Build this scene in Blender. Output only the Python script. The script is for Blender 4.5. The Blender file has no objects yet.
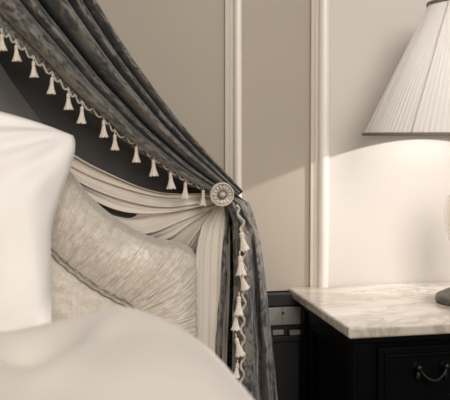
import bpy, bmesh, math, random
from mathutils import Vector, Matrix, noise
random.seed(7)
PI = math.pi
scene = bpy.context.scene
C = scene.collection

# ------------------------------------------------------------------ camera
CAM = Vector((0.0, -1.776, 1.047))
YAW = math.radians(11.35); PITCH = math.radians(2.3)
FPX = 812.0; W, H = 450, 400
HORIZON = 135.0
PV = HORIZON + FPX * math.tan(PITCH)
r_ = Vector((math.cos(YAW), -math.sin(YAW), 0))
fh = Vector((math.sin(YAW), math.cos(YAW), 0))
f_ = fh * math.cos(PITCH) + Vector((0, 0, -math.sin(PITCH)))
u_ = fh * math.sin(PITCH) + Vector((0, 0, math.cos(PITCH)))

def P(u, v, y):
    """world point seen at photo coordinate (u, v) on the plane parallel to the wall at depth y"""
    d = f_ + r_ * ((u - W / 2) / FPX) - u_ * ((v - PV) / FPX)
    t = (y - CAM.y) / d.y
    return CAM + d * t

cam_d = bpy.data.cameras.new('camera')
cam = bpy.data.objects.new('camera', cam_d); C.objects.link(cam)
cam.matrix_world = Matrix((
    (r_.x, u_.x, -f_.x, CAM.x), (r_.y, u_.y, -f_.y, CAM.y), (r_.z, u_.z, -f_.z, CAM.z), (0, 0, 0, 1)))
cam_d.sensor_width = 36; cam_d.sensor_fit = 'HORIZONTAL'
cam_d.lens = FPX / W * 36
cam_d.shift_y = -(H / 2 - PV) / W
cam_d.clip_start = 0.02
cam_d.dof.use_dof = True
cam_d.dof.focus_distance = 1.66
cam_d.dof.aperture_fstop = 4.0
scene.camera = cam

# ------------------------------------------------------------------ materials
def lin(c):
    return tuple(((x / 255) / 12.92 if x / 255 <= 0.04045 else ((x / 255 + 0.055) / 1.055) ** 2.4) for x in c) + (1.0,)

class NT:
    def __init__(s, name):
        s.m = bpy.data.materials.new(name); s.m.use_nodes = True
        s.t = s.m.node_tree; s.t.nodes.clear()
        s.out = s.t.nodes.new('ShaderNodeOutputMaterial')
    def n(s, kind, **kw):
        nd = s.t.nodes.new(kind)
        for k, v in kw.items():
            if k.startswith('i_'): nd.inputs[k[2:].replace('_', ' ')].default_value = v
            else: setattr(nd, k, v)
        return nd
    def l(s, a, b): s.t.links.new(a, b)
    def ramp(s, src, stops, interp='LINEAR'):
        r = s.n('ShaderNodeValToRGB'); r.color_ramp.interpolation = interp
        el = r.color_ramp.elements
        while len(el) < len(stops): el.new(0.5)
        for e, (p, c) in zip(el, stops): e.position = p; e.color = c
        s.l(src, r.inputs[0]); return r.outputs[0]
    def coords(s, which='Object', scale=(1, 1, 1), rot=(0, 0, 0)):
        tc = s.n('ShaderNodeTexCoord'); mp = s.n('ShaderNodeMapping')
        mp.inputs['Scale'].default_value = scale; mp.inputs['Rotation'].default_value = rot
        s.l(tc.outputs[which], mp.inputs['Vector']); return mp.outputs[0]
    def noise(s, vec, scale, detail=3, rough=.5, dist=0):
        n = s.n('ShaderNodeTexNoise'); n.inputs['Scale'].default_value = scale
        n.inputs['Detail'].default_value = detail; n.inputs['Roughness'].default_value = rough
        n.inputs['Distortion'].default_value = dist
        s.l(vec, n.inputs['Vector']); return n.outputs['Fac']
    def bump(s, src, strength, dist, bsdf):
        b = s.n('ShaderNodeBump'); b.inputs['Strength'].default_value = strength
        b.inputs['Distance'].default_value = dist
        s.l(src, b.inputs['Height']); s.l(b.outputs[0], bsdf.inputs['Normal'])
    def princ(s, **kw):
        b = s.n('ShaderNodeBsdfPrincipled')
        for k, v in kw.items(): b.inputs[k.replace('_', ' ')].default_value = v
        s.l(b.outputs[0], s.out.inputs[0]); return b

def mat_plain(name, rgb, rough=.6, bump=None, vary=0.0, metallic=0.0, sheen=0.0, vscale=8, spec=.5):
    t = NT(name); b = t.princ(Base_Color=lin(rgb), Roughness=rough, Metallic=metallic)
    b.inputs['Specular IOR Level'].default_value = spec
    v = t.coords()
    if sheen:
        b.inputs['Sheen Weight'].default_value = sheen; b.inputs['Sheen Roughness'].default_value = .4
    if vary:
        lo = lin(tuple(max(0, x * (1 - vary)) for x in rgb)); hi = lin(tuple(min(255, x * (1 + vary)) for x in rgb))
        t.l(t.ramp(t.noise(v, vscale, 4), [(.3, lo), (.7, hi)]), b.inputs['Base Color'])
    if bump: t.bump(t.noise(v, bump[0], 4), bump[1], bump[2], b)
    return t.m

M = {}
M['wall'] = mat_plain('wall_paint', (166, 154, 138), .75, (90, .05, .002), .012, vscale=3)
M['fillet'] = mat_plain('shaded_fillet_paint', (190, 178, 162), .5, None, .01)  # shade on the flats beside the lit bead, put into a darker colour
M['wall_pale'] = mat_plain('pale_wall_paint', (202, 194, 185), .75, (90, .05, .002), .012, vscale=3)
M['trim'] = mat_plain('moulding_paint', (230, 221, 209), .34, None, .01)
M['floor'] = mat_plain('carpet', (92, 84, 74), .95, (400, .6, .004), .1, vscale=60)
M['linen'] = mat_plain('white_linen', (238, 231, 223), .85, (300, .12, .001), .012, sheen=.2)
M['duvet'] = mat_plain('duvet_cotton', (228, 217, 205), .9, (240, .12, .001), .02, sheen=.2)
M['mattress'] = mat_plain('mattress_cloth', (200, 190, 176), .9)
M['dark_wood'] = mat_plain('black_lacquered_wood', (7, 7, 7), .35, None, .25, vscale=22, spec=.06)
M['panel_dark'] = mat_plain('dark_panel_wood', (13, 12, 12), .5, None, .15, vscale=12)
M['plate'] = mat_plain('socket_plate_metal', (128, 121, 112), .45, None, .04)
M['socket'] = mat_plain('socket_plastic', (128, 120, 110), .4)
M['iron'] = mat_plain('aged_handle_metal', (44, 42, 40), .4, None, .15, metallic=.85, vscale=60)
M['lamp_metal'] = mat_plain('bronze_lamp_metal', (98, 97, 88), .4, None, .12, metallic=.5, vscale=50)
M['cord'] = mat_plain('cream_cord', (176, 165, 149), .8, (700, .5, .001), .06, vscale=200)
M['tassel'] = mat_plain('cream_tassel_thread', (208, 195, 178), .85, None, .05, vscale=300, sheen=.3)
M['heading'] = mat_plain('grey_net_heading', (92, 88, 80), .85, None, .45, vscale=170)
M['rim'] = mat_plain('shade_trim_ribbon', (128, 116, 103), .8)
M['rib'] = mat_plain('shade_rib_tape', (206, 197, 187), .85)
M['silver'] = mat_plain('antique_silver_resin', (206, 195, 180), .42, (260, .35, .0015), .12, metallic=.25, vscale=90)
M['silver_dark'] = mat_plain('tarnished_silver', (122, 112, 100), .5, None, .2, metallic=.3, vscale=90)
M['lining'] = mat_plain('charcoal_lining', (84, 81, 78), .8, None, .07, sheen=.15, vscale=14)
M['brass'] = mat_plain('socket_brass', (150, 135, 110), .4, None, .05, metallic=.8)

def mat_damask():
    t = NT('damask_curtain'); b = t.princ(Roughness=.5); b.inputs['Specular IOR Level'].default_value = .35
    b.inputs['Sheen Weight'].default_value = .35; b.inputs['Sheen Roughness'].default_value = .35
    v = t.coords('UV', (1, 1, 1))
    n1 = t.noise(v, 44, 3, .5, 1.2)
    n2 = t.noise(v, 9, 2, .5, .8)
    add = t.n('ShaderNodeMath', operation='ADD'); t.l(n1, add.inputs[0])
    mul = t.n('ShaderNodeMath', operation='MULTIPLY'); mul.inputs[1].default_value = .5; t.l(n2, mul.inputs[0]); t.l(mul.outputs[0], add.inputs[1])
    pat = t.ramp(add.outputs[0], [(.66, (0, 0, 0, 1)), (.83, (1, 1, 1, 1))])
    col = t.ramp(pat, [(0, lin((58, 57, 56))), (1, lin((118, 111, 101)))])
    t.l(col, b.inputs['Base Color'])
    rg = t.n('ShaderNodeMapRange'); rg.inputs['To Min'].default_value = .62; rg.inputs['To Max'].default_value = .4
    t.l(pat, rg.inputs['Value']); t.l(rg.outputs[0], b.inputs['Roughness'])
    t.bump(pat, .25, .0008, b)
    return t.m
M['damask'] = mat_damask()

def mat_sheer():
    t = NT('cream_sheer')
    d = t.n('ShaderNodeBsdfDiffuse'); d.inputs[0].default_value = lin((230, 219, 205))
    tr = t.n('ShaderNodeBsdfTranslucent'); tr.inputs[0].default_value = lin((205, 192, 174))
    m = t.n('ShaderNodeMixShader'); m.inputs[0].default_value = .15
    t.l(d.outputs[0], m.inputs[1]); t.l(tr.outputs[0], m.inputs[2]); t.l(m.outputs[0], t.out.inputs[0])
    return t.m
M['sheer'] = mat_sheer()

def mat_shade():
    t = NT('ivory_shade_silk')
    d = t.n('ShaderNodeBsdfDiffuse'); d.inputs[0].default_value = lin((228, 221, 214))
    tr = t.n('ShaderNodeBsdfTranslucent'); tr.inputs[0].default_value = lin((228, 221, 214))
    m = t.n('ShaderNodeMixShader'); m.inputs[0].default_value = .10
    t.l(d.outputs[0], m.inputs[1]); t.l(tr.outputs[0], m.inputs[2]); t.l(m.outputs[0], t.out.inputs[0])
    return t.m
M['shade'] = mat_shade()

def mat_ruched():
    t = NT('ruched_headboard_fabric'); b = t.princ(Roughness=.7); b.inputs['Sheen Weight'].default_value = .25
    v = t.coords('Object')
    n = t.noise(v, 70, 4, .6, 1.2)
    t.l(t.ramp(n, [(.35, lin((196, 184, 168))), (.62, lin((214, 203, 188)))]), b.inputs['Base Color'])
    t.bump(t.noise(v, 130, 3), .25, .002, b)
    return t.m
M['ruched'] = mat_ruched()
M['piping'] = mat_plain('headboard_rope_piping', (158, 148, 134), .7, None, .12, vscale=120)

def mat_marble():
    t = NT('white_marble'); b = t.princ(Roughness=.16)
    v = t.coords('Object', (1, 1.6, 1), (0, 0, .5))
    n = t.noise(v, 5.5, 8, .62, 1.6)
    a = t.n('ShaderNodeMath', operation='SUBTRACT'); a.inputs[1].default_value = .5; t.l(n, a.inputs[0])
    ab = t.n('ShaderNodeMath', operation='ABSOLUTE'); t.l(a.outputs[0], ab.inputs[0])
    vein = t.ramp(ab.outputs[0], [(0, lin((186, 177, 165))), (.04, lin((216, 207, 196))), (.14, lin((228, 219, 207)))])
    n2 = t.noise(v, 3, 4, .5, .5)
    cl = t.ramp(n2, [(.35, lin((205, 198, 190))), (.7, (1, 1, 1, 1))])
    mx = t.n('ShaderNodeMix', data_type='RGBA', blend_type='MULTIPLY'); mx.inputs['Factor'].default_value = .8
    t.l(vein, mx.inputs['A']); t.l(cl, mx.inputs['B']); t.l(mx.outputs['Result'], b.inputs['Base Color'])
    return t.m
M['marble'] = mat_marble()

def mat_glass():
    t = NT('clear_lamp_glass'); b = t.princ(Base_Color=lin((250, 246, 240)), Roughness=.04, IOR=1.45)
    b.inputs['Transmission Weight'].default_value = 1.0
    return t.m
M['glass'] = mat_glass()
def mat_bulb():
    t = NT('bulb_glass')
    a = t.n('ShaderNodeBsdfTransparent'); g = t.n('ShaderNodeBsdfGlossy'); g.inputs['Roughness'].default_value = .05
    m = t.n('ShaderNodeMixShader'); m.inputs[0].default_value = .08
    t.l(a.outputs[0], m.inputs[1]); t.l(g.outputs[0], m.inputs[2]); t.l(m.outputs[0], t.out.inputs[0]); return t.m
M['bulb'] = mat_bulb()

# ------------------------------------------------------------------ helpers
def link(name, me, mat=None, parent=None, smooth=True):
    o = bpy.data.objects.new(name, me); C.objects.link(o)
    if mat: me.materials.append(mat)
    if parent: o.parent = parent; o.matrix_parent_inverse = Matrix.Translation(-parent.location) @ Matrix.Identity(4) if parent.rotation_euler.z == 0 else parent.matrix_basis.inverted()
    if smooth:
        for p in me.polygons: p.use_smooth = True
    return o

def obj(name, bm, mat, parent=None, smooth=True):
    bmesh.ops.recalc_face_normals(bm, faces=bm.faces)
    me = bpy.data.meshes.new(name); bm.to_mesh(me); bm.free()
    return link(name, me, mat, parent, smooth)

def tag(o, label=None, cat=None, group=None, kind=None):
    if label: o['label'] = label
    if cat: o['category'] = cat
    if group: o['group'] = group
    if kind: o['kind'] = kind
    return o

def thing(name, label, cat, loc=(0, 0, 0), group=None):
    o = bpy.data.objects.new(name, None); C.objects.link(o); o.location = loc
    o.empty_display_size = .05
    return tag(o, label, cat, group)

def grid_mesh(name, rows, mat, parent=None, uv=None, close_v=False):
    """rows: list of lists of points"""
    me = bpy.data.meshes.new(name)
    nr, nc = len(rows), len(rows[0])
    vs = [p for r in rows for p in r]
    fs = []
    for i in range(nr - 1):
        for j in range(nc - 1 + (1 if close_v else 0)):
            k = (j + 1) % nc
            fs.append((i * nc + j, i * nc + k, (i + 1) * nc + k, (i + 1) * nc + j))
    me.from_pydata([tuple(p) for p in vs], [], fs)
    if uv:
        ul = me.uv_layers.new(name='UVMap')
        for lp in me.loops:
            ul.data[lp.index].uv = uv[lp.vertex_index]
    me.update()
    return link(name, me, mat, parent)

def solidify(o, th, off=0):
    m = o.modifiers.new('thickness', 'SOLIDIFY'); m.thickness = th; m.offset = off
    return o

def box(bm, x0, x1, y0, y1, z0, z1):
    vs = [bm.verts.new(c) for c in ((x0, y0, z0), (x1, y0, z0), (x1, y1, z0), (x0, y1, z0), (x0, y0, z1), (x1, y0, z1), (x1, y1, z1), (x0, y1, z1))]
    for f in ((0, 3, 2, 1), (4, 5, 6, 7), (0, 1, 5, 4), (1, 2, 6, 5), (2, 3, 7, 6), (3, 0, 4, 7)):
        bm.faces.new([vs[i] for i in f])

def bevel(o, w, seg=3):
    m = o.modifiers.new('soft_edge', 'BEVEL'); m.width = w; m.segments = seg; m.limit_method = 'ANGLE'; m.angle_limit = math.radians(40)
    return o

def lathe(bm, prof, center, seg=48, axis='z', ripple=0, nrip=0, cap=True):
    rings = []
    for (r, h) in prof:
        ring = []
        for k in range(seg):
            a = 2 * PI * k / seg
            rr = r * (1 + ripple * math.cos(nrip * a)) if nrip else r
            if axis == 'z': p = Vector((rr * math.cos(a), rr * math.sin(a), h))
            else: p = Vector((rr * math.cos(a), -h, rr * math.sin(a)))
            ring.append(bm.verts.new(Vector(center) + p))
        rings.append(ring)
    for a, b in zip(rings, rings[1:]):
        for k in range(seg):
            bm.faces.new((a[k], a[(k + 1) % seg], b[(k + 1) % seg], b[k]))
    if cap:
        bm.faces.new(rings[0]); bm.faces.new(rings[-1])

def tube(bm, pts, rad, seg=8, cap=True, twist=None):
    pts = [Vector(p) for p in pts]; n = len(pts); rings = []
    up = Vector((0.13, -1, 0.21)).normalized()
    for i, p in enumerate(pts):
        tg = (pts[min(i + 1, n - 1)] - pts[max(i - 1, 0)])
        if tg.length < 1e-9: tg = Vector((1, 0, 0))
        tg.normalize()
        s = tg.cross(up)
        if s.length < 1e-4: s = tg.cross(Vector((1, 0, 0)))
        s.normalize(); q = s.cross(tg)
        r = rad(i / (n - 1)) if callable(rad) else rad
        ring = []
        for k in range(seg):
            a = 2 * PI * k / seg
            rr = r
            if twist: rr = r * (1 + .22 * math.cos(2 * a - twist * i))
            ring.append(bm.verts.new(p + s * (rr * math.cos(a)) + q * (rr * math.sin(a))))
        rings.append(ring)
    for a, b in zip(rings, rings[1:]):
        for k in range(seg): bm.faces.new((a[k], a[(k + 1) % seg], b[(k + 1) % seg], b[k]))
    if cap: bm.faces.new(rings[0]); bm.faces.new(rings[-1])

def catmull(pts, n):
    """resample a polyline of Vectors to n points, smooth, uniform in length"""
    pts = [Vector(p) for p in pts]
    dense = []
    for i in range(len(pts) - 1):
        p0 = pts[max(i - 1, 0)]; p1 = pts[i]; p2 = pts[i + 1]; p3 = pts[min(i + 2, len(pts) - 1)]
        for k in range(24):
            t = k / 24
            dense.append(.5 * ((2 * p1) + (p2 - p0) * t + (2 * p0 - 5 * p1 + 4 * p2 - p3) * t * t + (-p0 + 3 * p1 - 3 * p2 + p3) * t ** 3))
    dense.append(pts[-1])
    L = [0]
    for a, b in zip(dense, dense[1:]): L.append(L[-1] + (b - a).length)
    out = []; j = 0
    for i in range(n):
        s = L[-1] * i / (n - 1)
        while j < len(L) - 2 and L[j + 1] < s: j += 1
        w = 0 if L[j + 1] == L[j] else (s - L[j]) / (L[j + 1] - L[j])
        out.append(dense[j].lerp(dense[j + 1], min(1, max(0, w))))
    return out

def sstep(a, b, x):
    t = min(1, max(0, (x - a) / (b - a))); return t * t * (3 - 2 * t)
def fbm(p, sc, seed=0.0):
    return noise.noise(Vector((p[0] * sc + seed, p[1] * sc - seed, p[2] * sc + 2 * seed)))

# ------------------------------------------------------------------ the setting
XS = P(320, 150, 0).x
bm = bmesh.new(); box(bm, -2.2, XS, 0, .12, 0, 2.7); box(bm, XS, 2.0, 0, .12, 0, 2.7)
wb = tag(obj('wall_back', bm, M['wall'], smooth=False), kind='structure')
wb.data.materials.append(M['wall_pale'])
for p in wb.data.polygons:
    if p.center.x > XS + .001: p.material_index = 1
bm = bmesh.new(); box(bm, -2.2, 2.0, -3.6, .12, -.05, 0)
tag(obj('floor', bm, M['floor'], smooth=False), kind='structure')

def moulding(name, u0, u1, ub, v):
    """upright wall moulding: stepped fillets on its left, a proud half-round bead on its right"""
    x0 = P(u0, v, -.012).x; x1 = P(u1, v, -.016).x; xb = P(ub, v, -.02).x
    w = xb - x0
    prof = [(x0, 0), (x0, -.008), (x0 + w * .04, -.0095), (x0 + w * .16, -.0095), (x0 + w * .22, -.0075), (x0 + w * .45, -.0075), (x0 + w * .50, -.0088), (x0 + w * .60, -.0088), (x0 + w * .68, -.0070), (x0 + w * .92, -.0075)]
    c = (xb + x1) / 2; rr = (x1 - xb) / 2
    for k in range(13):
        a = PI - PI * k / 12
        prof.append((c + rr * math.cos(a), -.009 - .013 * math.sin(a)))
    prof.append((x1, 0))
    bm = bmesh.new(); lo = [bm.verts.new((x, y, .10)) for x, y in prof]; hi = [bm.verts.new((x, y, 2.7)) for x, y in prof]
    for i in range(len(prof) - 1): bm.faces.new((lo[i], lo[i + 1], hi[i + 1], hi[i]))
    bm.faces.new(lo); bm.faces.new(hi)
    o = obj(name, bm, M['trim'], smooth=False); o.data.materials.append(M['fillet'])
    for p in o.data.polygons:
        if p.center.x < xb - .0005 and abs(p.normal.z) < .5: p.material_index = 1
    tag(o, kind='structure')
moulding('trim_1', 225.2, 242.4, 234.6, 100)
moulding('trim_2', 311.0, 329.8, 320.0, 150)

# dark dado panel and its socket plate between curtain and table
zt = P(285, 293, -.03).z; zm = P(285, 305, -.025).z
bm = bmesh.new()
box(bm, .20, .66, -.022, 0, .0, zt); box(bm, .20, .66, -.036, 0, zm, zt)
box(bm, .20, .66, -.030, 0, P(285, 342, -.03).z, P(285, 336, -.03).z)
bevel(tag(obj('trim_3', bm, M['panel_dark'], smooth=False), kind='structure'), .002)
a = P(266, 325.5, -.03); b = P(303, 306, -.03)
sp = thing('socket_plate', 'grey metal socket plate on the dark panel between curtain and bedside table', 'socket', ((a.x + b.x) / 2, -.022, a.z))
bm = bmesh.new(); box(bm, a.x, b.x, -.034, -.0225, a.z, b.z)
bevel(obj('plate', bm, M['plate'], sp, False), .002)
c = P(283, 313, -.035)
bm = bmesh.new(); lathe(bm, [(.0028, .033), (.0028, .0362), (.001, .0366)], (c.x, 0, c.z), 16, 'y'); obj('screw', bm, M['panel_dark'], sp)
bm = bmesh.new(); box(bm, P(282.2, 313, -.034).x - .0004, P(282.2, 313, -.034).x + .0004, -.0344, -.0338, a.z, b.z); obj('seam', bm, M['panel_dark'], sp, False)
for i, (uu, lab) in enumerate(((278, 'small grey switch below the socket plate, nearest the curtain'), (295, 'small grey switch below the socket plate, nearest the bedside table'))):
    p0 = P(uu - 5.5, 335, -.03); p1 = P(uu + 5.5, 329.5, -.03)
    sw = thing('wall_switch', lab, 'switch', ((p0.x + p1.x) / 2, -.022, p0.z), 'switches on the dark panel')
    bm = bmesh.new(); box(bm, p0.x - .003, p1.x + .003, -.0275, -.0225, p0.z - .001, p1.z + .002); obj('switch_frame', bm, M['panel_dark'], sw, False)
    bm = bmesh.new(); box(bm, p0.x, p1.x, -.033, -.0275, p0.z, p1.z); bevel(obj('rocker', bm, M['socket'], sw, False), .001)

# ------------------------------------------------------------------ bedside table
TX0, TX1, TY0, TY1, TZ = .5025, 1.145, -.403, -.002, .70
tb = thing('bedside_table', 'black wooden bedside table with white marble top and drawer', 'bedside table', ((TX0 + TX1) / 2, (TY0 + TY1) / 2, 0))
bm = bmesh.new(); box(bm, TX0, TX1, TY0, TY1, TZ - .020, TZ)
o = bevel(tag(obj('marble_top', bm, M['marble'], tb, False), 'white marble top with grey veins'), .005, 4)
BX0, BX1, BY0, BY1 = TX0 + .018, TX1 - .018, TY0 + .02, TY1 - .038
bm = bmesh.new(); box(bm, BX0 + .012, BX1 - .012, BY0 + .012, BY1, .12, TZ - .0205); obj('body', bm, M['dark_wood'], tb, False)
bm = bmesh.new(); box(bm, BX0 - .004, BX1 + .004, BY0 - .004, BY1 + .002, TZ - .035, TZ - .0205); bevel(obj('cornice', bm, M['dark_wood'], tb, False), .004)
for x in (BX0, BX1 - .030):
    for y, isf in ((BY0, 1), (BY1 - .030, 0)):
        bm = bmesh.new(); box(bm, x, x + .030, y, y + .030, 0, TZ - .035)
        if isf:
            box(bm, x + .007, x + .023, y - .003, y, .16, TZ - .055)
        bevel(obj('corner_post', bm, M['dark_wood'], tb, False), .003)
# side panels with a raised frame
for xs, d in ((BX0 + .006, -1), (BX1 - .006, 1)):
    bm = bmesh.new()
    for (y0, y1, z0, z1) in ((BY0 + .03, BY1 - .03, TZ - .075, TZ - .035), (BY0 + .03, BY1 - .03, .12, .17), (BY0 + .03, BY0 + .065, .17, TZ - .075), (BY1 - .065, BY1 - .03, .17, TZ - .075)):
        box(bm, min(xs, xs + .006), max(xs, xs + .006), y0, y1, z0, z1)
    bevel(obj('side_frame', bm, M['dark_wood'], tb, False), .002)
# drawers with bead frames and bail handles
def drawer(z0, z1):
    dx0, dx1 = BX0 + .048, BX1 - .048
    bm = bmesh.new(); box(bm, dx0, dx1, BY0 + .002, BY0 + .016, z0, z1)
    d = bevel(obj('drawer', bm, M['dark_wood'], tb, False), .002)
    bm = bmesh.new(); w = .007
    for q in ((dx0 + .012, dx1 - .012, z0 + .012, z0 + .012 + w), (dx0 + .012, dx1 - .012, z1 - .012 - w, z1 - .012), (dx0 + .012, dx0 + .012 + w, z0 + .012 + w, z1 - .012 - w), (dx1 - .012 - w, dx1 - .012, z0 + .012 + w, z1 - .012 - w)):
        box(bm, q[0], q[1], BY0 - .003, BY0 + .003, q[2], q[3])
    bevel(obj('bead_frame', bm, M['dark_wood'], d, False), .0025)
    return d
zh = P(417, 366, BY0).z
def handle(d, cx, z):
    hw = .0275
    bm = bmesh.new()
    for s in (-1, 1):
        lathe(bm, [(.009, -BY0 - .004), (.009, -BY0 + .002), (.006, -BY0 + .004), (.0045, -BY0 + .010), (.0062, -BY0 + .013), (.0045, -BY0 + .016), (.001, -BY0 + .017)], (cx + s * hw, 0, z), 20, 'y')
        # leaf shaped drop below each rosette
        tube(bm, [(cx + s * hw, BY0 - .004, z - .006), (cx + s * (hw - .001), BY0 - .006, z - .014), (cx + s * hw, BY0 - .006, z - .021), (cx + s * hw, BY0 - .004, z - .027)], lambda t: .0026 + .0024 * math.sin(PI * t) * (1 - .4 * t), 8)
    pts = []
    for k in range(25):
        a = k / 24; x = -hw + 2 * hw * a
        pts.append((cx + x, BY0 - .013 - .006 * math.sin(PI * a), z - .0235 * math.sin(PI * a) ** .75))
    tube(bm, pts, lambda t: .0018 + .0014 * math.sin(PI * t), 10)
    tag(obj('drawer_handle', bm, M['iron'], d), 'dull metal swan-neck handle')
hx = (P(417, 366, BY0 - .01).x + P(448.5, 366, BY0 - .01).x) / 2
d1 = drawer(.50, TZ - .045)
handle(d1, hx, zh); handle(d1, BX0 + BX1 - hx, zh)
d2 = drawer(.325, .49)
handle(d2, hx, .425); handle(d2, BX0 + BX1 - hx, .425)
d3 = drawer(.15, .315)
handle(d3, hx, .25); handle(d3, BX0 + BX1 - hx, .25)

# ------------------------------------------------------------------ table lamp
LX, LY = .826, -.236
LZ = CAM.z + .0005
lamp = thing('table_lamp', 'lit table lamp with pleated ivory shade on the marble top', 'lamp', (LX, LY, TZ))
bm = bmesh.new()
lathe(bm, [(0.0661, .0), (0.0684, .004), (0.0684, .012), (0.0638, .016), (0.0570, .018), (0.0502, .023), (0.0410, .026), (0.0331, .034), (0.0296, .037), (0.0274, .040), (0.0194, .043), (0.0171, .048)], (LX, LY, TZ + .0005), 64)
obj('base', bm, M['lamp_metal'], lamp)
bm = bmesh.new()
lathe(bm, [(0.0144, .0485), (0.0204, .053), (0.0252, .060), (0.0252, .066), (0.0180, .074), (0.0204, .082), (0.0288, .100), (0.0396, .122), (0.0480, .148), (0.0516, .170), (0.0528, .190), (0.0516, .205), (0.0468, .218), (0.0360, .228), (0.0228, .235), (0.0168, .243), (0.0156, .256), (0.0126, .256), (0.0138, .243), (0.0198, .236), (0.0330, .228), (0.0438, .217), (0.0486, .205), (0.0498, .190), (0.0486, .170), (0.0450, .148), (0.0366, .122), (0.0258, .100), (0.0174, .083), (0.0150, .074), (0.0216, .066), (0.0216, .060), (0.0144, .054)], (LX, LY, TZ), 48, 'z')
tag(obj('glass_stem', bm, M['glass'], lamp), 'clear glass baluster')
bm = bmesh.new(); lathe(bm, [(.019, .2565), (.019, .262), (.012, .268), (.012, .330), (.016, .333), (.016, .375), (.013, .378)], (LX, LY, TZ), 32); obj('bulb_holder', bm, M['brass'], lamp)
BZ = LZ + .098
bm = bmesh.new(); lathe(bm, [(.011, -.035), (.014, -.025), (.024, -.008), (.028, .006), (.025, .020), (.015, .030), (.003, .034)], (LX, LY, BZ), 32); obj('bulb', bm, M['bulb'], lamp)
# pleated shade
RB, RT, SH = .2185, .089, .266
rows = []; NP = 120; seg = NP * 6
random.seed(3)
amp = [random.uniform(.6, 1.3) for _ in range(NP)]
for i in range(25):
    h = i / 24
    R = RB + (RT - RB) * h
    row = []
    for k in range(seg):
        a = 2 * PI * k / seg; q = k // 6
        pl = amp[q] * (abs(((k % 6) / 6) * 2 - 1) - .5) * 2
        rr = R + pl * (.0005 * (1 - h) + .0003 * h)
        row.append(Vector((LX + rr * math.cos(a), LY + rr * math.sin(a), LZ + SH * h)))
    rows.append(row)
sh = grid_mesh('lamp_shade', rows, M['shade'], lamp, close_v=True)
for nm, R, z in (('bottom_trim', RB + .0008, LZ), ('top_trim', RT + .0008, LZ + SH)):
    bm = bmesh.new()
    lathe(bm, [(R + .0018, z - .002), (R + .0028, z), (R + .0022, z + .0045), (R - .003, z + .0045), (R - .003, z - .002), (R + .0018, z - .002)], (LX, LY, 0), 96, cap=False)
    tag(obj(nm, bm, M['rim'], sh), 'taupe ribbon trim')
tocam = math.atan2(CAM.y - LY, CAM.x - LX)
for k in range(10):                        # tapes over the wire ribs of the frame
    a = tocam - math.radians(29.4) + k * 2 * PI / 10
    bm = bmesh.new()
    tube(bm, [(LX + (RB + (RT - RB) * h + .0012) * math.cos(a), LY + (RB + (RT - RB) * h + .0012) * math.sin(a), LZ + SH * h) for h in (0, .25, .5, .75, 1)], .0017, 8)
    obj('shade_rib', bm, M['rib'], sh)
bm = bmesh.new()
for k in range(3):
    a = k * 2 * PI / 3 + .3
    tube(bm, [(LX + .004 * math.cos(a), LY + .004 * math.sin(a), LZ + SH - .004), (LX + RT * math.cos(a), LY + RT * math.sin(a), LZ + SH - .001)], .0012, 6)
for s in (-1, 1):
    tube(bm, [(LX + s * .014, LY, TZ + .336), (LX + s * .045, LY, LZ + .08), (LX + s * .045, LY, LZ + .18), (LX + s * .004, LY, LZ + SH - .004)], .0012, 6)
obj('harp', bm, M['brass'], lamp)

# ------------------------------------------------------------------ bed with headboard
bed = thing('bed', 'wide bed whose padded headboard has a ruched border and rope piping', 'bed', (-.6, -1.0, 0))
HY0, HY1 = -.070, -.140          # back of the headboard, front face
BXC = -.6
pc_out = [P(*q, HY1) for q in ((-60, 132), (-15, 134.5), (35, 150), (56, 165), (72, 183), (86, 201), (97, 212), (110, 222.5), (122, 231), (137, 239), (153, 245), (170, 248.5), (182, 250.5), (192.5, 257), (196.3, 270), (196.6, 285), (196.5, 305), (196.5, 335), (196.5, 370), (196.5, 430))]
pc_in = [P(*q, HY1) for q in ((-85, 195), (-45, 197), (-10, 203), (25, 230), (40, 243), (52, 254), (60, 262), (70, 270.5), (80, 278), (92, 286.5), (105, 294.5), (118, 301.5), (126, 305.5), (131, 309), (133, 314), (134, 321), (134.5, 330), (134.5, 345), (134.5, 370), (134.5, 430))]
def floor_to(p, z): return Vector((p.x, p.y, z))
pc_out.append(floor_to(pc_out[-1], .40)); pc_in.append(floor_to(pc_in[-1], .40))
# left continuation to the bed's middle
pc_out.insert(0, Vector((BXC, HY1, pc_out[0].z + .004))); pc_in.insert(0, Vector((BXC, HY1, pc_in[0].z + .004)))
NS, NTT = 1000, 40
def dense(pts, n):
    # keep control correspondence: same count per segment
    out = []; m = len(pts); per = n // (m - 1)
    for i in range(m - 1):
        p0 = pts[max(i - 1, 0)]; p1 = pts[i]; p2 = pts[i + 1]; p3 = pts[min(i + 2, m - 1)]
        for k in range(per):
            t = k / per
            if i == 0: out.append(p1.lerp(p2, t)); continue
            out.append(.5 * ((2 * p1) + (p2 - p0) * t + (2 * p0 - 5 * p1 + 4 * p2 - p3) * t * t + (-p0 + 3 * p1 - 3 * p2 + p3) * t ** 3))
    out.append(pts[-1]); return out
co, ci = dense(pc_out, NS), dense(pc_in, NS)
arc = [0]
for a_, b_ in zip(co, co[1:]): arc.append(arc[-1] + (b_ - a_).length)
rng = random.Random(11)
CREASES = []
sx = 0.0
while sx < arc[-1] + .02:
    sx += rng.uniform(.0035, .0095)
    ta = rng.choice((0, 0, 0, .15, .35, .5)); tb = min(1.1, ta + rng.uniform(.35, 1.0))
    CREASES.append((sx, rng.uniform(-.030, .030), ta, tb, rng.uniform(.5, 1.0), rng.uniform(.0009, .0018), rng.uniform(0, 50)))
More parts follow.
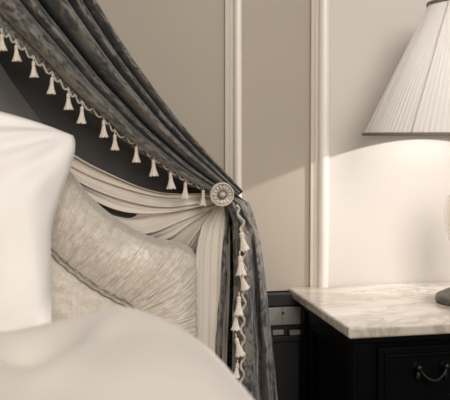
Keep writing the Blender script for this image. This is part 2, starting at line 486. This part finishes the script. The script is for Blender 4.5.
def gather(s, t):
    """ruching: narrow creases running across the border between soft puffs"""
    g = .45 * noise.noise(Vector((s * 60, t * 3.5, 4.2))) + .30 * noise.noise(Vector((s * 150, t * 7, 9.1)))
    for (c, lean, ta, tb, d, w, sd) in CREASES:
        if abs(s - c) > .05: continue
        x = (s - c - lean * (t - .5) - .004 * noise.noise(Vector((t * 3.5, sd, 0)))) / w
        if abs(x) > 3: continue
        g -= .62 * d * math.exp(-x * x) * sstep(ta - .12, ta + .05, t) * (1 - sstep(tb - .1, tb + .08, t))
    return g
def border_rows(mirror):
    rows = []
    for i in range(len(co)):
        row = []
        s = arc[i]
        for j in range(NTT + 9):
            if j <= NTT:
                t = j / NTT
                p = ci[i].lerp(co[i], t)
                bulge = .042 * math.sin(PI * min(1, .05 + t * .72)) ** .7 * (1 if t < .6 else 1 - .55 * ((t - .6) / .4) ** 2)
                g = gather(s, t) * .0070 * (math.sin(PI * (.12 + .8 * t)) ** .5)
                y = HY1 + .022 - bulge - g
                if t > .94:                      # scalloped outline where the gathers turn over the edge
                    p = p + (co[i] - ci[i]).normalized() * (gather(s, 1.) * .004)
                p = Vector((p.x, y, p.z))
            else:                                 # turn over the edge to the back
                k = (j - NTT) / 8
                e = (co[i] - ci[i]).normalized()
                p = co[i] + e * (gather(s, 1.) * .004 * (1 - k) + .012 * math.sin(PI * min(1, k * .6)) - .0)
                y0 = rows_last_y
                p = Vector((p.x, y0 + (HY0 - y0) * k, p.z))
            rows_last_y = y if j <= NTT else rows_last_y
            if mirror: p = Vector((2 * BXC - p.x, p.y, p.z))
            row.append(p)
        rows.append(row)
    return rows
hb = grid_mesh('headboard', border_rows(False) , M['ruched'], bed)
tag(hb, 'ruched fabric headboard border')
# left half of the border, and the flat back
left = grid_mesh('headboard_border', border_rows(True), M['ruched'], hb)
bm = bmesh.new()
ring = [bm.verts.new((p.x, HY0, p.z)) for p in co[::6]] + [bm.verts.new((2 * BXC - p.x, HY0, p.z)) for p in reversed(co[6::6])]
f = bm.faces.new(ring); bmesh.ops.triangulate(bm, faces=[f])
obj('headboard_back', bm, M['mattress'], hb, False)
# inner panel, softly padded with small wrinkles
bot = .40
def panel_rows():
    rows = []
    line = [Vector((2 * BXC - p.x, p.y, p.z)) for p in reversed(ci)] + ci[1:]
    # keep monotonic x
    xs = sorted({round(p.x, 5): p.z for p in line}.items())
    xr = ci[-1].x
    n = 260
    def top(x):
        best = bot + .02
        for a_, b_ in zip(line, line[1:]):
            if min(a_.x, b_.x) - 1e-6 <= x <= max(a_.x, b_.x) + 1e-6:
                w = 0 if abs(b_.x - a_.x) < 1e-7 else (x - a_.x) / (b_.x - a_.x)
                best = max(best, a_.z + (b_.z - a_.z) * w)
        return best
    x0 = 2 * BXC - xr
    for i in range(n + 1):
        x = x0 + (xr - x0) * i / n
        zt_ = top(x)
        row = []
        for j in range(61):
            t = j / 60; z = bot + (zt_ - bot) * t
            ex = min(x - x0, xr - x); ez = zt_ - z
            e = min(ex, ez)
            y = HY1 + .012 - .022 * (1 - math.exp(-e / .03)) - .0035 * fbm((x, 0, z), 22, 1.1) - .0022 * fbm((x, 0, z), 55, 4)
            row.append(Vector((x, y, z)))
        rows.append(row)
    return rows
grid_mesh('inner_panel', panel_rows(), M['ruched'], hb)
# rope piping (two twisted cords)
full = [Vector((2 * BXC - p.x, p.y, p.z)) for p in reversed(ci)] + ci[1:]
pp = catmull([Vector((p.x, HY1 + .004, p.z)) for p in full[::5]], 900)
bm = bmesh.new()
tube(bm, pp, .0039, 10, twist=.55)
tube(bm, [p + Vector((.0045, .002, .0075)) for p in pp], .0031, 10, twist=.55)
tag(obj('piping', bm, M['piping'], hb), 'dark grey rope piping')
bm = bmesh.new(); box(bm, -1.43, .26, -2.0, -.150, .06, .36); bevel(obj('bed_base', bm, M['panel_dark'], bed, False), .02)
bm = bmesh.new(); box(bm, -1.44, .27, -2.0, -.20, .362, .60); bevel(obj('mattress', bm, M['mattress'], bed, False), .05, 5)
for x in (-1.36, .17):
    for y in (-1.95, -.22):
        bm = bmesh.new(); lathe(bm, [(.025, 0), (.03, .06)], (x, y, 0), 20); obj('foot', bm, M['dark_wood'], bed)

# ------------------------------------------------------------------ pillow
def make_pillow():
    N = 90
    cx_, zb = -.42, .607
    hw, hh, th = .355, .215, .09
    rows_f, rows_b = [], []
    tilt = math.radians(-14)       # leans back
    def pt(a, b, s):
        # pinched outline with ears at the corners
        x = a * (hw - .047 * (1 - sstep(.10, 1.0, b))) ; z = b * hh + (b * .5 + .5) * .070 * (1 - abs(a) ** 2.2); x -= a * .006 * abs(b) ** 20
        ca = max(0, 1 - abs(a) ** 2.6); cb = max(0, 1 - abs(b) ** 2.6)
        t = th * (ca * cb) ** .5
        wr = .0
        # wrinkles running in from the corners and the seam
        d = math.hypot(1 - a, 1 - b)
        ang = math.atan2(1 - b, 1 - a)
        wr += .006 * math.sin(ang * 15 + 2 * noise.noise(Vector((a * 2, b * 2, 3)))) * math.exp(-((d - .45) / .4) ** 2)
        wr += .012 * noise.noise(Vector((a * 2.2 + 3, b * 1.6, .4))) + .005 * noise.noise(Vector((a * 5, b * 4, 7.7)))
        wr += .006 * math.sin(a * 23 + 2 * b + 2.5 * noise.noise(Vector((a * 2, b * 1.2, 8)))) * (1 - sstep(-.2, .8, b))
        wr *= min(1, t / .03)
        return Vector((x, s * (t + wr), z))
    bm = bmesh.new()
    fr = [[None] * (N + 1) for _ in range(N + 1)]; bk = [[None] * (N + 1) for _ in range(N + 1)]
    R = Matrix.Rotation(tilt, 4, 'X') 
    base = PILLOW
    for i in range(N + 1):
        for j in range(N + 1):
            a, b = -1 + 2 * i / N, -1 + 2 * j / N
            edge = i in (0, N) or j in (0, N)
            pf = R @ pt(a, b, -1) + base
            fr[i][j] = bm.verts.new(pf)
            bk[i][j] = fr[i][j] if edge else bm.verts.new(R @ pt(a, b, 1) + base)
    for i in range(N):
        for j in range(N):
            bm.faces.new((fr[i][j], fr[i + 1][j], fr[i + 1][j + 1], fr[i][j + 1]))
            bm.faces.new((bk[i][j], bk[i][j + 1], bk[i + 1][j + 1], bk[i + 1][j]))
    o = obj('pillow', bm, M['linen'])
    return tag(o, 'plump white pillow propped upright against the padded headboard', 'pillow')
# top right corner of the pillow sits at this point
cr = P(71, 139, -.247)
PILLOW = Vector((cr.x - .345, cr.y - .052, cr.z - .202))
make_pillow()

# ------------------------------------------------------------------ duvet
def duvet():
    X0, X1 = -1.62, .43
    rows = []
    nx, ny = 190, 150
    prof = []      # cross-section to the right-hand edge: (x, z)
    ctl = [Vector(q) for q in ((-1.62, 0, .800), (-1.2, 0, .806), (-.8, 0, .806), (-.45, 0, .796), (-.2, 0, .802), (-.06, 0, .810), (.03, 0, .815), (.085, 0, .811), (.13, 0, .797), (.17, 0, .775), (.205, 0, .746), (.24, 0, .705), (.275, 0, .66), (.305, 0, .59), (.325, 0, .50), (.338, 0, .40), (.345, 0, .28))]
    prof = catmull(ctl, nx)
    y0, y1 = -2.05, -.46
    for i in range(ny + 1):
        t = i / ny
        y = y0 + (y1 - y0) * t
        row = []
        # the far edge rolls down onto the mattress
        e = (y1 - y)
        for p in prof:
            z = p.z
            roll = 1 - sstep(0, .26, e)
            zz = z
            if z > .60: zz = z - (z - .625) * roll ** 1.15 * 1.0
            fl = sstep(.3, .7, z)
            w = .018 * noise.noise(Vector((p.x * 3.2, y * 3.0, 2.0))) + .011 * noise.noise(Vector((p.x * 8, y * 7, 5.5)))
            # rumpled hollow and crease beside the pillow, left foreground
            g = math.exp(-(((p.x + .035) / .055) ** 2 + ((y + .81) / .075) ** 2))
            w -= .050 * g
            w += .012 * math.exp(-(((p.x + .09 + .25 * (y + .85)) / .03) ** 2)) * math.exp(-((y + .85) / .12) ** 2)
            g2 = math.exp(-(((p.x - .045 - .35 * (y + .8)) / .022) ** 2)) * math.exp(-((y + .85) / .14) ** 2)
            w += .012 * g2
            zz += w * fl * (1 - .5 * roll)
            xx = p.x + (.018 * math.sin(y * 16 + 3 * noise.noise(Vector((y * 2, 0, 0)))) * (1 - fl) * sstep(.2, .3, p.x))
            row.append(Vector((xx, y, zz)))
        rows.append(row)
    o = grid_mesh('duvet', rows, M['duvet'])
    m = o.modifiers.new('thickness', 'SOLIDIFY'); m.thickness = .02; m.offset = -1
    return tag(o, 'thick pale duvet heaped over the bed in the foreground', 'duvet')
duvet()

# ------------------------------------------------------------------ outer drape with fringe
def interp_curve(px, y0, y1, n):
    pts = []
    m = len(px)
    L = [0]
    for a_, b_ in zip(px, px[1:]): L.append(L[-1] + math.hypot(b_[0] - a_[0], b_[1] - a_[1]))
    for (u, v), l in zip(px, L):
        pts.append(P(u, v, y0 + (y1 - y0) * l / L[-1]))
    return catmull(pts, n)
E0px = [(-150, -166), (-100, -108), (-60, -60), (-22, -14), (0, 12), (16, 29), (34, 47), (51, 65), (67, 82), (83, 98), (103, 115.5), (118, 130), (135, 143.5), (152, 156), (169, 168), (186, 178.5), (203, 187), (218, 193.5)]
E1px = [(10, -240), (35, -150), (60, -75), (80, -28), (95, 0), (112, 28), (130, 56), (150, 84), (168, 108), (186, 130), (204, 150), (220, 167), (232, 180), (241, 190)]
NR = 150
E0 = interp_curve(E0px, -.36, -.150, NR)
E1 = interp_curve(E1px, -.36, -.125, NR)
# lobes of the gathered cloth between its creases: (t0, t1, relief)
LOBES = [(0.0, .24, .85), (.24, .262, -.45), (.262, .40, .60), (.40, .50, -2.6), (.485, .69, 1.2), (.69, .712, -.35), (.712, .845, .80), (.845, .875, -.9), (.875, 1.0, .75)]
def lobe(t, s):
    for k, (a_, b_, h) in enumerate(LOBES):
        if t <= b_ or k == len(LOBES) - 1:
            c_ = (a_ + b_) / 2; w = (b_ - a_) / 2
            x = (t - c_) / w
            return h * (max(0, 1 - abs(x) ** 2.0) ** (.6 if h > 0 else 1.0)) , k, x
NC = 260
# tail: control cross-sections at photo heights (u, y)
TAIL = {
 203: ((226, -.140), (231, -.165), (236, -.150), (240, -.160), (244, -.135), (249, -.10), (244, -.07), (233, -.075), (229, -.11), (226, -.075)),
 222: ((232, -.150), (240, -.180), (245, -.140), (249, -.160), (253, -.130), (255, -.10), (246, -.06), (232, -.07), (227, -.115), (223, -.075)),
 250: ((234, -.150), (244, -.190), (250, -.170), (253.5, -.125), (257, -.160), (260, -.10), (242, -.05), (230, -.07), (225, -.120), (219.5, -.075)),
 300: ((233.5, -.155), (244, -.200), (251, -.180), (256, -.125), (262, -.170), (266, -.10), (242, -.045), (228, -.07), (222, -.125), (216, -.075)),
 350: ((232.5, -.155), (244, -.205), (252, -.190), (259, -.120), (266, -.175), (271, -.10), (242, -.045), (226, -.07), (220, -.130), (213, -.075)),
 400: ((231.5, -.155), (244, -.21), (254, -.19), (262, -.12), (270, -.18), (276, -.10), (242, -.045), (225, -.07), (218, -.13), (210, -.075)),
 500: ((233, -.155), (244, -.21), (255, -.19), (264, -.12), (273, -.18), (280, -.10), (242, -.045), (224, -.07), (217, -.13), (208, -.075)),
 617: ((232, -.155), (244, -.21), (256, -.19), (265, -.12), (275, -.18), (283, -.10), (242, -.045), (223, -.07), (215, -.13), (205, -.075)),
}
keys = sorted(TAIL)
def tail_row(v):
    v = min(max(v, keys[0]), keys[-1])
    for a_, b_ in zip(keys, keys[1:]):
        if a_ <= v <= b_: break
    w = (v - a_) / (b_ - a_)
    cs = [(p[0] + (q[0] - p[0]) * w, p[1] + (q[1] - p[1]) * w) for p, q in zip(TAIL[a_], TAIL[b_])]
    return catmull([P(u, v, y) for u, y in cs], NC)
drape = thing('outer_curtain', 'dark grey damask bed curtain with cream tassel fringe swept to the rosette', 'curtain', tuple(P(223, 195, -.09)))
rows, uvs, edge = [], [], []
acc = 0; prev = None
for i in range(NR):
    a_, b_ = E0[i], E1[i]
    wid = (b_ - a_).length
    s = i / (NR - 1)
    row = []
    n_out = Vector((.10, -1, -.10)).normalized()
    for j in range(NC):
        t = j / (NC - 1)
        wob = .012 * math.sin(5 * s + 6 * t) * (1 - s) * min(1, 4 * t * (1 - t))
        h, k, x = lobe(min(1, max(0, t + wob)), s)
        amp_ = wid * .30 + .010
        p = a_.lerp(b_, t) + n_out * (h * amp_)
        p += n_out * (.004 * noise.noise(Vector((s * 9, t * 14, 2.2))) + .002 * noise.noise(Vector((s * 40, t * 12, 5))))
        if t > .985: p.y += .02 * (t - .985) / .015
        row.append(p)
    mid = row[NC // 2]
    if prev is not None: acc += (mid - prev).length
    prev = mid
    rows.append(row); edge.append(row[0])
    uvs += [(acc, .55 * j / (NC - 1)) for j in range(NC)]
vt = [203 + (617 - 203) * (k / 99) ** 1.1 for k in range(100)]
for v in vt:
    row = tail_row(v)
    row = [p + Vector((.003 * noise.noise(Vector((j * .12, v * .03, 1))), .006 * noise.noise(Vector((j * .09, v * .02, 4))), 0)) for j, p in enumerate(row)]
    mid = row[NC // 4]; acc += min(.05, (mid - prev).length); prev = mid
    rows.append(row); edge.append(row[0])
    uvs += [(acc, .55 * j / (NC - 1)) for j in range(NC)]
fab = grid_mesh('curtain_fabric', rows, M['damask'], drape, uv=uvs)
solidify(fab, .0016)

def edge_at(u=None, v=None):
    """point of the fringed edge nearest to photo coordinate"""
    best = None
    for p in edge:
        q = p - CAM; dz = q.dot(f_)
        uu = W / 2 + FPX * q.dot(r_) / dz; vv = PV - FPX * q.dot(u_) / dz
        d = (uu - u) ** 2 if v is None else (vv - v) ** 2
        if best is None or d < best[0]: best = (d, p)
    return best[1].copy()
# fringe heading: thin net strip under the edge, and a cord along it
hd = []
for i, p in enumerate(edge[:NR]):
    s = i / (NR - 1)
    w = .027 * (1 - sstep(.35, .8, s)) + .010 * sstep(.35, .8, s)
    hd.append([p + Vector((0, .002 + .001 * k, -w * k / 4)) + Vector((0, .0012 * math.sin(i * 1.3 + k), .0015 * math.sin(i * .9) * (k == 4))) for k in range(5)])
solidify(tag(grid_mesh('fringe_heading', hd, M['heading'], drape), 'grey netted heading of the fringe'), .001)
bm = bmesh.new()
tube(bm, [p + Vector((0, -.003, -.001)) for p in edge[:NR]], .0017, 8, twist=1.1)
obj('edge_cord', bm, M['heading'], drape)
# scalloped cord between the tassels
T1 = [(2.5, 33), (17, 44), (34, 60), (51, 76), (67.5, 92), (83, 105), (103, 119), (115.5, 133), (135, 145), (152, 158), (169, 171), (184.5, 181), (202, 188.5)]
pre = [(-14, 16), (-30, -3), (-46, -22), (-62, -42), (-80, -64), (-98, -86)]
tops = []
for (u, v) in list(reversed(pre)) + T1:
    e = edge_at(u=u)
    q = e - CAM; dz = q.dot(f_)
    ve = PV - FPX * q.dot(u_) / dz
    tops.append(e + Vector((0, -.003, -(v - .5 - ve) * dz / FPX)))
bm = bmesh.new()
for a_, b_ in zip(tops, tops[1:]):
    for h in range(2):
        p, q = a_.lerp(b_, h / 2), a_.lerp(b_, (h + 1) / 2)
        pts = []
        for k in range(15):
            t = k / 14; x = p.lerp(q, t)
            pts.append(x + Vector((0, -.002, .010 * (1 - 2 * math.sin(PI * t)) * .5 + .002)))
        tube(bm, pts, .0017, 7, twist=1.2)
obj('scalloped_cord', bm, M['cord'], drape)

# tassels: skirt of threads with a bound head and a hanging loop
def tassel_meshes(L, Wd):
    bm = bmesh.new()
    prof = [(.16, -.25), (.30, -.30), (.36, -.36), (.42, -.50), (.58, -.70), (.80, -.90), (.96, -.99), (.94, -1.0), (.5, -.985), (.05, -.97)]
    seg = 44
    rings = []
    for (r, h) in prof:
        ring = []
        for k in range(seg):
            a = 2 * PI * k / seg
            rr = r * Wd / 2 * (1 + .10 * math.cos(11 * a + 1) * min(1, -h * 1.2) + .05 * math.cos(5 * a))
            ring.append(bm.verts.new((rr * math.cos(a), rr * math.sin(a) * .9, h * L + (.04 * L * math.sin(7 * a) if h < -.95 else 0))))
        rings.append(ring)
    for a, b in zip(rings, rings[1:]):
        for k in range(seg): bm.faces.new((a[k], a[(k + 1) % seg], b[(k + 1) % seg], b[k]))
    bm.faces.new(rings[0]); bm.faces.new(rings[-1])
    bmesh.ops.recalc_face_normals(bm, faces=bm.faces)
    me = bpy.data.meshes.new('tassel'); bm.to_mesh(me); bm.free(); me.materials.append(M['tassel'])
    for p in me.polygons: p.use_smooth = True
    bm = bmesh.new()
    lathe(bm, [(.02, .0), (.10, -.02), (.17, -.07), (.19, -.12), (.15, -.18), (.12, -.20), (.20, -.22), (.22, -.25), (.19, -.28), (.1, -.29)], (0, 0, 0), 20)
    for v in bm.verts: v.co = Vector((v.co.x * Wd, v.co.y * Wd, v.co.z * L))
    tube(bm, [(0, 0, -.02 * L), (0, 0, .22 * L)], .0011, 6)
    bmesh.ops.recalc_face_normals(bm, faces=bm.faces)
    mh = bpy.data.meshes.new('tassel_head'); bm.to_mesh(mh); bm.free(); mh.materials.append(M['tassel'])
    for p in mh.polygons: p.use_smooth = True
    return me, mh
tm, th_ = tassel_meshes(.033, .0200)
inv = Matrix.Translation(-Vector(drape.location))
def hang(loc, rx=0, ry=0, sc=1.0, rz=0):
    o = bpy.data.objects.new('tassel', tm); C.objects.link(o); o.parent = drape; o.matrix_parent_inverse = inv
    o.location = loc; o.rotation_euler = (rx, ry, rz); o.scale = (sc, sc, sc)
    h = bpy.data.objects.new('tassel_head', th_); C.objects.link(h); h.parent = o
for i, p in enumerate(tops):
    hang(p + Vector((0, -.003, -.003)), random.uniform(-.05, .05), random.uniform(-.10, .06), random.uniform(.95, 1.05) * (.86 if i < 9 else .95), random.uniform(0, 3))
for (u, v, ry, sc) in ((241, 232, -.12, .95), (238.5, 255, .05, .9), (239.5, 273, -.42, 1.0), (238.5, 296, .0, .95), (237, 313, -.05, .92), (236.5, 338, .1, .85), (236, 362, 0, .85)):
    e = P(u, v, -.222)
    hang(e + Vector((random.uniform(-.0025, .0025), random.uniform(-.006, .004), 0)), random.uniform(-.15, .15), ry + random.uniform(-.22, .18), sc * random.uniform(1.0, 1.32), random.uniform(0, 3))
# hanging fringe cord down the leading edge
bm = bmesh.new()
pts = []
for i, p in enumerate(edge[NR:NR + 62]):
    pts.append(p + Vector((.004 * math.sin(i * 1.5) + .0095, -.052 - .002 * math.cos(i * 1.5), 0)))
tube(bm, catmull(pts, 260), .0026, 8, twist=1.0)
obj('fringe_cord', bm, M['cord'], drape)

# ------------------------------------------------------------------ charcoal inner drape behind the fringe
def fan_sheet(name, top, bot_, ytop, ybot, nrow, ncol, mat, parent, folds, mid=None):
    A = interp_curve(top, *ytop, ncol); B = interp_curve(bot_, *ybot, ncol)
    rows = []
    for i in range(nrow):
        t = i / (nrow - 1); row = []
        for j in range(ncol):
            s = j / (ncol - 1)
            p = A[j].lerp(B[j], t); p.y = A[j].y + (B[j].y - A[j].y) * t ** .28
            row.append(p + folds(s, t))
        rows.append(row)
    return solidify(grid_mesh(name, rows, mat, parent), .0012)
inner = thing('inner_curtain', 'plain charcoal lining curtain hanging behind the tassel fringe', 'curtain', tuple(P(215, 200, -.05)))
def cf(s, t):
    y = -(.016 * math.sin(t * 17 + 2.5 * s) + .006 * math.sin(t * 40 + 3)) * (1 - s) * (1 - sstep(.25, .6, t))
    return Vector((0, y, 0))
top = [(-420, -250), (-280, -220), (-150, -165), (-90, -95), (-30, -18), (20, 36), (70, 82), (120, 124), (170, 158), (214, 186)]
low = [(-420, 150), (-280, 150), (-150, 150), (-100, 155), (-50, 140), (0, 190), (60, 205), (120, 208), (170, 206), (214, 203)]
fan_sheet('charcoal_fabric', top, low, (-.15, -.070), (-.012, -.030), 110, 90, M['lining'], inner, cf)

M['lit_fold'] = mat_plain('lit_lining_fold', (100, 96, 91), .8, None, .07, sheen=.15, vscale=14)  # lighter fold of the same lining, its extra light put into the colour
fan_sheet('lining_fold', [(-420, -90), (-280, -60), (-150, -20), (-90, 10), (-45, 30), (-20, 42), (-5, 56), (8, 76), (22, 96), (38, 118), (60, 145)], [(-420, 150), (-280, 150), (-150, 140), (-100, 125), (-70, 118), (-45, 115), (-25, 130), (-10, 145), (5, 160), (20, 170), (40, 180)],
          (-.10, -.075), (-.062, -.062), 40, 60, M['lit_fold'], inner, lambda s, t: Vector((0, -.006 * math.sin(9 * t + 2 * s), 0)))
# ------------------------------------------------------------------ sheer
sheer = thing('sheer_curtain', 'cream sheer curtain gathered to the rosette and falling beside the headboard', 'curtain', tuple(P(215, 205, -.09)))
# fan of swags: from the rosette out to the left, the last ones dropping behind the headboard
FAN = [
 ((-30, 70), (60, 143), (112, 173), (160, 191), (216, 192)), ((8, 106), (66, 155), (114, 179), (162, 194), (217, 194)),
 ((40, 142), (72, 166), (116, 185), (164, 197), (218, 196)), ((58, 158), (76, 174), (118, 191), (165, 201), (218, 198)),
 ((66, 168), (80, 182), (120, 198), (166, 206), (218, 200)), ((72, 176), (86, 192), (122, 207), (167, 211), (218, 202)),
 ((92, 206), (108, 217), (138, 223), (172, 215), (218, 204)), ((104, 216), (122, 229), (148, 229), (177, 219), (218, 205)),
 ((118, 228), (138, 238), (160, 234), (184, 222), (218, 206)), ((138, 242), (156, 243), (172, 237), (190, 224), (218, 206)),
 ((158, 252), (170, 248), (182, 241), (196, 226), (219, 206)), ((174, 260), (182, 252), (190, 243), (200, 228), (219, 206)),
 ((186, 266), (190, 256), (195, 246), (203, 231), (219, 207)), ((192, 277), (196, 262), (200, 250), (206, 234), (220, 208))]
NF = len(FAN)
lines = [catmull([P(*q, y) for q, y in zip(F, (-.044, -.046, -.062, -.088, -.112))], 90) for F in FAN]
def fan_pt(g, j):
    g = min(max(g, 0), NF - 1.0001); k = int(g); t = g - k
    p0 = lines[max(k - 1, 0)][j]; p1 = lines[k][j]; p2 = lines[k + 1][j]; p3 = lines[min(k + 2, NF - 1)][j]
    p = .5 * ((2 * p1) + (p2 - p0) * t + (2 * p0 - 5 * p1 + 4 * p2 - p3) * t * t + (-p0 + 3 * p1 - 3 * p2 + p3) * t ** 3)
    s = j / 89
    env = math.sin(PI * (.12 + .80 * s)) ** .8
    f1 = math.sin(g * 1.7 + 1.0 + .8 * s); f2 = math.sin(g * 3.6 + 1.6 * s + .6); f3 = math.sin(g * 7.3 - 1.5 * s)
    yv = -(.0065 * f1 + .0062 * f2 + .0026 * f3) * env
    return p + Vector((0, yv, yv * .3))
def fan_part(name, ga, gb, n, lens, back):
    rows = []
    for q in range(n + 1):
        row = []
        for j in range(90):
            s = j / 89
            g0 = ga + lens * (1 - sstep(.30, .56, s))
            row.append(fan_pt(g0 + (gb - g0) * q / n, j) + Vector((0, back, 0)))
        rows.append(row)
    solidify(grid_mesh(name, rows, M['sheer'], sheer), .0006)
fan_part('sheer_swag', 0, 5.3, 80, 0, -.006)
fan_part('sheer_swag', 5.1, NF - 1.001, 110, .75, .003)
# falling tail
rows = []
for i in range(90):
    t = i / 89
    v = 203 + (617 - 203) * t
    l = 205 - 9.5 * sstep(203, 260, v) - 2 * sstep(300, 600, v); r = 227 + 3 * sstep(203, 225, v) - 4 * sstep(260, 400, v)
    l = l + 10 * (1 - sstep(203, 228, v))
    row = []
    for j in range(90):
        x = j / 89
        a = .5 + .5 * sstep(203, 240, v)
        y = -.104 - (.0035 * math.sin(x * 9 + .6 + .4 * t) + 0.0022 * math.sin(x * 19 + 1.8 * t) + .0010 * math.sin(x * 37 + t)) * a * sstep(0, .10, x + .06) 
        y += .012 * sstep(.8, 1, x)
        row.append(P(l + (r - l) * x, v, y))
    rows.append(row)
solidify(grid_mesh('sheer_tail', rows, M['sheer'], sheer), .0006)

# ------------------------------------------------------------------ rosette holdback
rc = P(223.5, 195, -.222)
ros = thing('curtain_holdback', 'round carved silver rosette holding the gathered curtains to the wall', 'holdback', (rc.x, -.20, rc.z))
RR = P(235.6, 195, -.222).x - rc.x
bm = bmesh.new()
lathe(bm, [(RR * .3, .188), (RR * .86, .193), (RR * .97, .199), (RR, .204), (RR * .985, .209), (RR * .93, .212), (RR * .88, .2115), (RR * .83, .208), (RR * .80, .207), (RR * .3, .2075)], (rc.x, 0, rc.z), 72, 'y')
obj('disc', bm, M['silver'], ros)
for k in range(14):                       # carved petals in a ring
    a = 2 * PI * k / 14
    bm = bmesh.new(); bmesh.ops.create_uvsphere(bm, u_segments=14, v_segments=8, radius=1)
    for v in bm.verts:
        x, y, z = v.co
        p = Vector((x * RR * .155, y * .0045, z * RR * .115 * (1 + .35 * x)))
        p = Vector((p.x + RR * .62, p.y - .2085, p.z))
        v.co = Vector((p.x * math.cos(a) - p.z * math.sin(a) + rc.x, p.y, p.x * math.sin(a) + p.z * math.cos(a) + rc.z))
    obj('petal', bm, M['silver'], ros)
for k in range(28):                       # beads along the rim
    a = 2 * PI * k / 28
    bm = bmesh.new(); bmesh.ops.create_uvsphere(bm, u_segments=8, v_segments=6, radius=RR * .062, matrix=Matrix.Translation((rc.x + RR * .905 * math.cos(a), -.2115, rc.z + RR * .905 * math.sin(a))))
    obj('bead', bm, M['silver'], ros)
bm = bmesh.new()
lathe(bm, [(RR * .40, .2065), (RR * .43, .211), (RR * .38, .2135), (RR * .33, .2125), (RR * .30, .2095), (RR * .27, .2095)], (rc.x, 0, rc.z), 48, 'y'); obj('inner_ring', bm, M['silver_dark'], ros)
bm = bmesh.new()
lathe(bm, [(RR * .27, .207), (RR * .26, .212), (RR * .20, .216), (RR * .10, .2185), (RR * .02, .219)], (rc.x, 0, rc.z), 60, 'y', ripple=.12, nrip=8); obj('boss', bm, M['silver'], ros)
bm = bmesh.new()
# arm back to the wall, the curtains bundle around it
tube(bm, [(rc.x, -.19, rc.z), (rc.x + .003, -.12, rc.z + .002), (rc.x + .004, -.006, rc.z + .002)], .006, 14); lathe(bm, [(.018, .0005), (.018, .006), (.008, .010)], (rc.x + .004, 0, rc.z + .002), 24, 'y')
tag(obj('arm', bm, M['silver_dark'], ros), 'tarnished metal arm')

# ------------------------------------------------------------------ light
wd = bpy.data.worlds.new('room_daylight'); scene.world = wd; wd.use_nodes = True
bg = wd.node_tree.nodes['Background']; bg.inputs[0].default_value = lin((236, 233, 231)); bg.inputs[1].default_value = .46
def area(name, loc, target, sx, sy, power, col):
    d = bpy.data.lights.new(name, 'AREA'); d.shape = 'RECTANGLE'; d.size = sx; d.size_y = sy; d.energy = power; d.color = lin(col)[:3]
    o = bpy.data.objects.new(name, d); C.objects.link(o); o.location = loc
    o.rotation_euler = (Vector(target) - Vector(loc)).to_track_quat('-Z', 'Y').to_euler()
    return o
area('window_daylight', (0.45, -3.9, 2.35), (-.1, -.1, .85), 1.5, 1.5, 104, (255, 251, 247))
BULB = 14.5
pd = bpy.data.lights.new('bulb_light', 'POINT'); pd.energy = 1.0; pd.use_nodes = True; pd.shadow_soft_size = .006; pd.color = lin((254, 254, 255))[:3]
lt = pd.node_tree; em = lt.nodes['Emission']; fo = lt.nodes.new('ShaderNodeLightFalloff'); fo.inputs['Strength'].default_value = BULB
lt.links.new(fo.outputs['Linear'], em.inputs['Strength'])
po = bpy.data.objects.new('bulb_light', pd); C.objects.link(po); po.location = (LX, LY, BZ)

scene.view_settings.view_transform = 'Standard'; scene.view_settings.look = 'None'
scene.view_settings.exposure = 0.0; scene.view_settings.gamma = 1.0; scene.view_settings.use_curve_mapping = False
scene.cycles.use_denoising = True
scene.cycles.max_bounces = 8
scene.cycles.caustics_refractive = False; scene.cycles.caustics_reflective = False
